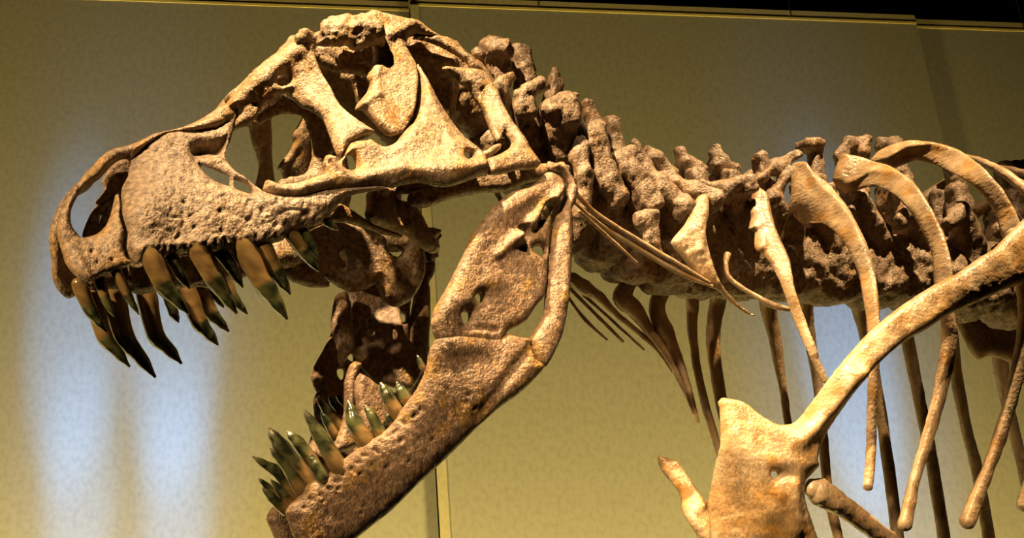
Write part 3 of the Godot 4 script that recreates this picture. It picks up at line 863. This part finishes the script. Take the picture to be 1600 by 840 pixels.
func vertebra(called: String, cx: float, cy: float, cr: float, top: Array, processes: Array, pal: Array, extra := []) -> void:
	# centrum, arch, spine (top) and the paired processes
	var caps := []
	caps.append([cx - 20, cy + 2, 0.0, cr * 0.8, cx + 20, cy - 2, 0.0, cr * 0.78])
	caps.append([cx - 22, cy + 2, 0.0, cr * 0.98, cx - 17, cy + 2, 0.0, cr])
	caps.append([cx + 19, cy - 2, 0.0, cr, cx + 24, cy - 2, 0.0, cr * 0.96])
	caps.append_array(both([cx, cy - cr * 0.4, 0.05, cr * 0.5, top[0], top[1] + 10, 0.04, cr * 0.32]))
	for k in range(0, top.size() - 3, 3):
		caps.append([top[k], top[k + 1], 0.0, top[k + 2], top[k + 3], top[k + 4], 0.0, top[k + 5]])
	for p in processes:
		caps.append_array(both(p))
	caps.append_array(extra)
	commit(called, blob(caps, {"pal": pal, "cell": 0.009, "k": 0.014, "rough": 0.0032, "lump": 0.012, "grow": 1.22 if called.begins_with("cerv") else 1.1}), M.bone, skeleton)

func spine() -> void:
	var B: Array = PAL.spine
	var C := "cervical_vertebra"
	vertebra(C, 790, 230, 30, [782, 125, 14, 770, 74, 16], [[790, 200, .06, 16, 780, 140, .10, 12], [772, 76, .02, 12, 790, 76, .05, 12], [780, 130, .09, 8, 800, 122, .10, 7]], B, [[744, 84, .03, 8, 752, 88, .03, 8]])
	vertebra(C, 835, 260, 34, [818, 150, 14, 818, 105, 14, 814, 80, 13], [[825, 215, .07, 16, 815, 165, .12, 13], [812, 150, .13, 10, 848, 131, .13, 9], [822, 165, .13, 12, 826, 178, .13, 10]], B)
	vertebra(C, 880, 305, 40, [864, 158, 13, 867, 128, 9, 868, 108, 5], [[880, 250, .08, 22, 872, 190, .13, 20], [862, 176, .14, 15, 888, 160, .14, 13], [884, 182, .15, 18, 892, 168, .15, 14], [890, 152, .13, 5, 898, 148, .13, 5]], B)
	vertebra(C, 925, 345, 44, [930, 200, 10, 920, 164, 9], [[925, 290, .08, 22, 905, 240, .13, 15], [905, 225, .14, 13, 912, 280, .15, 12], [912, 280, .15, 12, 905, 335, .14, 10]], B)
	vertebra(C, 960, 365, 44, [965, 235, 10, 958, 192, 10], [[955, 310, .08, 22, 952, 285, .14, 16], [926, 213, .15, 16, 948, 285, .15, 17], [916, 203, .15, 8, 940, 198, .15, 9], [950, 285, .15, 15, 965, 310, .16, 14]], B)
	vertebra(C, 1005, 385, 46, [1010, 270, 12, 990, 224, 7], [[1000, 340, .08, 22, 1000, 300, .14, 16], [974, 250, .15, 14, 1016, 316, .17, 16], [966, 244, .15, 8, 988, 236, .15, 8]], B)
	vertebra(C, 1055, 398, 48, [1044, 272, 15, 1026, 250, 10, 1010, 232, 7], [[1050, 350, .08, 22, 1045, 310, .14, 16], [1009, 263, .14, 9, 1032, 292, .16, 12], [1032, 294, .16, 12, 1066, 323, .18, 17]], B)
	vertebra(C, 1110, 405, 48, [1088, 268, 14, 1070, 255, 12, 1063, 236, 6], [[1105, 355, .08, 24, 1095, 320, .14, 16], [1052, 282, .14, 8, 1080, 298, .16, 11], [1080, 300, .16, 12, 1112, 312, .18, 17]], B)
	var Dn := "dorsal_vertebra"
	vertebra(Dn, 1165, 410, 50, [1142, 268, 14, 1120, 256, 13, 1117, 230, 6], [[1160, 360, .08, 24, 1145, 310, .14, 16], [1098, 290, .13, 8, 1135, 300, .15, 14], [1135, 298, .16, 15, 1170, 288, .18, 14]], B)
	vertebra(Dn, 1230, 415, 50, [1192, 275, 13, 1188, 248, 13], [[1225, 360, .07, 24, 1205, 310, .12, 14], [1172, 290, .12, 8, 1208, 262, .12, 9], [1208, 262, .12, 9, 1246, 240, .10, 8], [1210, 300, .12, 10, 1238, 268, .13, 8]], B)
	vertebra(Dn, 1305, 420, 50, [1275, 275, 14, 1276, 240, 9, 1262, 225, 8], [[1295, 370, .07, 24, 1275, 310, .12, 14], [1262, 224, .02, 7, 1282, 224, .03, 7], [1270, 300, .1, 12, 1250, 330, .13, 10]], B)
	vertebra(Dn, 1380, 425, 50, [1325, 280, 14, 1312, 245, 9, 1326, 222, 8, 1354, 220, 9], [[1370, 370, .07, 24, 1345, 310, .12, 14], [1345, 300, .1, 12, 1330, 330, .13, 10], [1352, 222, .02, 8, 1350, 240, .02, 8]], B)
	vertebra(Dn, 1450, 430, 50, [1410, 280, 14, 1395, 240, 10, 1378, 226, 9, 1402, 222, 9], [[1440, 370, .07, 24, 1425, 320, .12, 14], [1425, 320, .1, 12, 1405, 345, .14, 10]], B)
	vertebra(Dn, 1520, 440, 52, [1495, 290, 14, 1480, 255, 10], [[1510, 380, .07, 24, 1500, 330, .12, 14], [1500, 330, .1, 12, 1480, 350, .14, 10]], B)
	vertebra(Dn, 1600, 450, 54, [1585, 300, 16, 1568, 268, 14, 1600, 262, 13], [[1590, 390, .07, 24, 1580, 340, .12, 14], [1580, 340, .1, 12, 1560, 360, .14, 10]], B)
	vertebra(Dn, 1690, 455, 54, [1680, 300, 16, 1670, 268, 14], [[1680, 390, .07, 24, 1670, 340, .12, 14]], B)

# ------------------------------------------------------------------ ribs
func rib(called: String, pts: Array, pal: Array, opt := {}) -> void:
	var o := {"pal": pal, "flat": 1.0, "rough": 0.0014}
	o.merge(opt, true)
	commit(called, tube(pts, o), M.polished, skeleton)

func ribs() -> void:
	var G: Array = PAL.gold
	# neck ribs
	var o := {"ctrl": [[1097, 310, .2], [1075, 385, .22], [1115, 430, .22], [1180, 495, .22]], "sigma": 40.0, "t": 0.022, "r": 18.0, "step": 2.8, "pal": G, "rough": 0.0035, "relief": [[1098, 330, 1085, 390, 9, 0.008], [1085, 395, 1118, 440, 9, 0.008], [1108, 360, 1120, 430, 6, -0.01]]}
	commit("cervical_rib", plate([1089,309, 1098,303, 1107,307, 1106,335, 1101,360, 1105,385, 1113,412, 1121,438, 1131,451, 1150,473, 1170,487, 1187,497, 1165,489, 1143,473, 1125,455, 1110,447, 1090,430, 1065,400, 1052,385, 1049,376, 1060,362, 1070,350, 1080,330], [], o), M.polished, skeleton)
	rib("cervical_rib", [[895, 296, .30, 4], [930, 332, .28, 4], [990, 371, .26, 4], [1050, 407, .25, 4.5], [1108, 441, .24, 3]], G, {"seg": 8})
	rib("cervical_rib", [[893, 312, .28, 3], [935, 348, .26, 3], [993, 386, .25, 4], [1060, 425, .24, 4.5], [1112, 447, .235, 3]], G, {"seg": 8})
	commit("cervical_rib", blob([[998, 342, .20, 11, 1020, 340, .20, 13], [1006, 350, .20, 14, 1014, 366, .20, 10], [1016, 350, .20, 11, 1024, 380, .20, 7], [1024, 380, .20, 7, 1036, 402, .20, 3], [1008, 364, .20, 7, 1012, 384, .20, 4]], {"pal": PAL.spine, "cell": 0.006, "k": 0.012, "rough": 0.003, "lump": 0.006}), M.bone, skeleton)
	rib("cervical_rib", [[905, 330, .2, 3], [945, 365, .18, 3], [995, 410, .17, 2]], PAL.gold, {"seg": 8})
	rib("cervical_rib", [[1137, 398, .16, 6], [1134, 412, .17, 4], [1140, 434, .18, 3.5], [1170, 456, .2, 4], [1212, 478, .22, 5], [1250, 485, .22, 2.5]], G, {"seg": 10})
	# near side ribs
	o = {"ctrl": [[1185, 300, .14], [1195, 370, .22], [1230, 440, .30], [1290, 595, .33]], "sigma": 45.0, "t": 0.02, "r": 15.0, "step": 2.8, "pal": G, "rough": 0.002, "relief": [[1182, 385, 1182, 385, 6, 0.006]], "ridges": [{"line": [1188, 305, 1192, 340, 1205, 375, 1222, 410, 1231, 450, 1245, 490, 1270, 552], "r": 4.5, "amp": 0.010}]}
	commit("rib", plate([1178,296, 1186,293, 1195,300, 1201,315, 1205,335, 1211,357, 1220,378, 1228,395, 1234,412, 1238,445, 1246,475, 1258,510, 1274,550, 1293,594, 1287,598, 1266,556, 1250,520, 1238,490, 1230,468, 1220,440, 1205,412, 1192,395, 1183,392, 1179,380, 1180,362, 1170,357, 1174,340, 1172,318], [], o), M.polished, skeleton)
	o = {"ctrl": [[1247, 255, .10], [1217, 365, .07], [1300, 310, .30], [1340, 380, .42], [1360, 500, .46]], "sigma": 45.0, "t": 0.022, "r": 17.0, "step": 2.8, "pal": G, "rough": 0.0018, "relief": [[1255, 335, 1300, 340, 8, -0.008]], "ridges": [{"line": [1247, 258, 1266, 292, 1290, 312, 1318, 348, 1340, 395, 1354, 440, 1362, 520], "r": 5.0, "amp": 0.018}]}
	var b := plate([1237,259, 1245,253, 1258,253, 1272,271, 1290,284, 1307,303, 1322,322, 1333,341, 1352,379, 1364,417, 1370,455, 1373,490, 1374,525, 1358,525, 1355,495, 1350,465, 1343,427, 1329,393, 1310,365, 1286,348, 1260,350, 1250,346, 1247,334, 1238,332, 1228,348, 1222,380, 1216,362, 1226,335, 1236,308], [], o)
	merge(b, tube([[1364, 500, .46, 8], [1366, 560, .46, 8.5], [1362, 640, .44, 8], [1361, 700, .42, 8], [1358, 745, .41, 8], [1356, 760, .41, 8]], {"pal": G}))
	commit("rib", b, M.polished, skeleton)
	o = {"ctrl": [[1312, 250, .10], [1305, 280, .08], [1380, 275, .30], [1440, 330, .44], [1470, 430, .50]], "sigma": 45.0, "t": 0.026, "r": 17.0, "step": 2.8, "pal": G, "rough": 0.0018, "relief": [[1330, 258, 1370, 258, 5, -0.004]], "ridges": [{"line": [1316, 290, 1345, 272, 1385, 274, 1415, 296, 1440, 334, 1458, 370, 1470, 410, 1474, 450], "r": 5.0, "amp": 0.018}]}
	b = plate([1311,250, 1315,240, 1340,244, 1357,250, 1390,260, 1424,284, 1448,317, 1467,355, 1479,389, 1482,427, 1486,450, 1464,460, 1461,430, 1459,400, 1448,370, 1429,336, 1405,308, 1381,293, 1357,292, 1338,298, 1322,302, 1302,280], [], o)
	merge(b, tube([[1472, 440, .50, 11], [1480, 495, .50, 12], [1483, 530, .49, 13], [1476, 580, .48, 12], [1462, 640, .46, 10.5], [1448, 690, .44, 10], [1430, 745, .42, 9], [1420, 790, .41, 10], [1413, 820, .40, 12]], {"pal": G, "groove": 0.25}))
	commit("rib", b, M.polished, skeleton)
	o = {"ctrl": [[1375, 245, .10], [1450, 235, .30], [1540, 290, .48], [1580, 350, .54]], "sigma": 50.0, "t": 0.028, "r": 18.0, "step": 2.8, "pal": G, "rough": 0.0018, "relief": [[1405, 246, 1440, 243, 5, -0.004]], "ridges": [{"line": [1372, 252, 1400, 235, 1440, 230, 1480, 242, 1515, 265, 1548, 300, 1568, 335, 1582, 370], "r": 5.0, "amp": 0.02}]}
	b = plate([1361,250, 1372,236, 1390,227, 1419,219, 1457,222, 1495,234, 1529,260, 1562,298, 1581,327, 1592,350, 1600,380, 1577,390, 1567,365, 1557,331, 1533,298, 1505,277, 1467,258, 1433,250, 1405,260, 1390,266, 1370,262], [], o)
	merge(b, tube([[1584, 365, .55, 12], [1598, 430, .56, 12], [1602, 500, .56, 12], [1594, 560, .55, 12], [1579, 625, .53, 11], [1563, 680, .51, 11], [1545, 730, .49, 10], [1525, 780, .47, 12], [1511, 816, .46, 13]], {"pal": G, "groove": 0.25}))
	commit("rib", b, M.polished, skeleton)
	rib("rib", [[1480, 240, .10, 5], [1512, 246, .20, 5], [1545, 257, .32, 6], [1580, 278, .42, 8], [1620, 315, .50, 10], [1650, 380, .55, 11], [1665, 480, .56, 11], [1650, 620, .54, 11], [1600, 790, .48, 12]], G)
	rib("rib", [[1560, 262, .12, 5], [1590, 268, .22, 6], [1640, 285, .38, 9], [1700, 340, .5, 11], [1740, 460, .56, 11], [1730, 640, .53, 11]], G)
	# far side ribs, hanging below the spine
	var K: Array = PAL.gold
	for f in [
		[[895, 434, -.08, 10], [912, 448, -.09, 12], [935, 462, -.10, 8], [965, 492, -.12, 5], [1000, 521, -.13, 4], [1030, 549, -.14, 3.5], [1051, 580, -.15, 2.5]],
		[[985, 440, -.06, 12], [972, 464, -.08, 16], [990, 482, -.09, 14], [1012, 512, -.11, 9], [1045, 560, -.13, 6], [1073, 618, -.15, 3.5], [1083, 645, -.16, 2]],
		[[1036, 450, -.06, 13], [1026, 484, -.08, 13], [1038, 515, -.1, 14], [1055, 550, -.12, 9], [1072, 595, -.14, 6], [1091, 658, -.16, 2.5]],
		[[889, 440, -.14, 3], [945, 490, -.15, 2.5], [1006, 546, -.16, 2]], [[888, 448, -.16, 3], [930, 490, -.16, 3], [973, 533, -.17, 2.5]], [[886, 462, -.18, 2.5], [915, 500, -.18, 3], [948, 530, -.18, 2]]]:
		rib("cervical_rib", f, PAL.gold, {"seg": 9})
	for f in [
		[[1120, 380, -.06, 14], [1085, 420, -.16, 14], [1082, 460, -.26, 11], [1083, 531, -.3, 7], [1096, 609, -.32, 6.5], [1124, 704, -.33, 6], [1150, 790, -.33, 6]],
		[[1180, 370, -.06, 14], [1135, 420, -.2, 15], [1122, 470, -.32, 13], [1114, 526, -.35, 11], [1122, 600, -.37, 10], [1140, 690, -.37, 9], [1165, 800, -.36, 9]],
		[[1250, 370, -.06, 14], [1212, 420, -.22, 15], [1200, 470, -.36, 14], [1211, 531, -.4, 10], [1224, 610, -.42, 6.5], [1231, 660, -.42, 6], [1250, 790, -.42, 6]],
		[[1352, 298, -.03, 9], [1320, 335, -.10, 11], [1275, 410, -.27, 13], [1260, 464, -.4, 11], [1267, 535, -.45, 8.5], [1278, 602, -.47, 8], [1286, 688, -.47, 8], [1295, 773, -.46, 8], [1312, 850, -.45, 8]],
		[[1428, 298, -.03, 9], [1368, 357, -.14, 12], [1346, 420, -.30, 13], [1342, 478, -.44, 12], [1355, 530, -.48, 11], [1374, 630, -.5, 9], [1388, 726, -.5, 9.5], [1404, 850, -.48, 10]],
		[[1500, 275, -.03, 9], [1432, 326, -.12, 12], [1412, 400, -.28, 13], [1410, 480, -.44, 11], [1419, 535, -.5, 10.5], [1438, 630, -.52, 9.5], [1457, 726, -.52, 10], [1478, 860, -.5, 10]],
		[[1550, 314, -.03, 10], [1476, 370, -.18, 13], [1474, 440, -.33, 13], [1484, 500, -.46, 11], [1493, 578, -.52, 10], [1510, 669, -.54, 9], [1529, 745, -.54, 9.5], [1548, 860, -.52, 10]],
		[[1625, 320, -.03, 10], [1562, 370, -.16, 13], [1550, 430, -.32, 13], [1560, 500, -.48, 14], [1564, 570, -.54, 13], [1576, 640, -.56, 10], [1598, 730, -.56, 9], [1620, 830, -.54, 9]]]:
		rib("rib", f, K, {"seg": 10})

# ------------------------------------------------------------------ shoulder and arm
func shoulder() -> void:
	var o := {"ctrl": [[1700, 330, .60], [1600, 390, .60], [1450, 480, .58], [1330, 580, .54], [1260, 680, .47], [1200, 660, .38], [1130, 630, .30], [1110, 790, .22], [1250, 760, .40], [1250, 830, .36], [1180, 920, .2]], "sigma": 60.0, "t": 0.03, "r": 26.0, "step": 3.6, "pal": PAL.shoulder, "rough": 0.0022, "relief": [[1240, 690, 1330, 590, 14, 0.022], [1330, 590, 1460, 490, 14, 0.012], [1225, 728, 1270, 724, 12, 0.007], [1230, 760, 1235, 830, 10, 0.012], [1150, 650, 1195, 700, 20, -0.012], [1140, 760, 1190, 800, 16, 0.008]]}
	commit("shoulder_blade", plate([1720,250, 1660,295, 1600,341, 1576,365, 1552,389, 1529,403, 1495,427, 1457,446, 1419,470, 1390,491, 1357,520, 1329,550, 1295,592, 1267,630, 1248,654, 1236,662, 1220,663, 1207,660, 1180,643, 1160,627, 1130,621, 1123,627, 1127,643, 1127,693, 1120,720, 1112,760, 1107,787, 1110,813, 1112,850, 1125,890, 1180,915, 1250,900, 1279,860, 1273,833, 1260,795, 1255,773, 1257,753, 1277,730, 1275,720, 1280,700, 1292,673, 1312,643, 1338,607, 1371,569, 1410,535, 1448,514, 1481,492, 1533,469, 1600,440, 1720,400], [[1209, 742, 7, 6]], o), M.polished, skeleton)
	var fo := {"ctrl": [[1035, 720, -.16], [1110, 830, -.04]], "sigma": 50.0, "t": 0.02, "r": 10.0, "step": 3.0, "pal": PAL.shoulder, "rough": 0.003, "relief": [[1050, 725, 1090, 790, 7, 0.012]]}
	commit("shoulder_blade", plate([1028,713, 1042,715, 1055,720, 1065,735, 1080,755, 1095,775, 1112,795, 1130,830, 1125,860, 1100,850, 1080,820, 1068,800, 1066,780, 1060,765, 1045,748, 1035,735], [], fo), M.polished, skeleton)
	var fb := {"ctrl": [[1500, 480, -.35], [1600, 560, -.4]], "sigma": 60.0, "t": 0.03, "r": 20.0, "step": 4.0, "pal": PAL.shoulder, "rough": 0.004}
	commit("shoulder_blade", plate([1470,480, 1540,440, 1640,420, 1660,640, 1600,600, 1578,566, 1545,556, 1528,562, 1515,545, 1500,515, 1488,500], [], fb), M.polished, skeleton)
	var hu := tube([[1268, 762, .40, 15], [1280, 768, .40, 22], [1300, 780, .40, 20], [1330, 800, .39, 17], [1370, 830, .37, 16], [1410, 862, .35, 17], [1460, 905, .33, 21]], {"pal": PAL.gold, "seg": 20, "sub": 8, "flat": 0.85, "rough": 0.002})
	commit("humerus", hu, M.polished, skeleton)
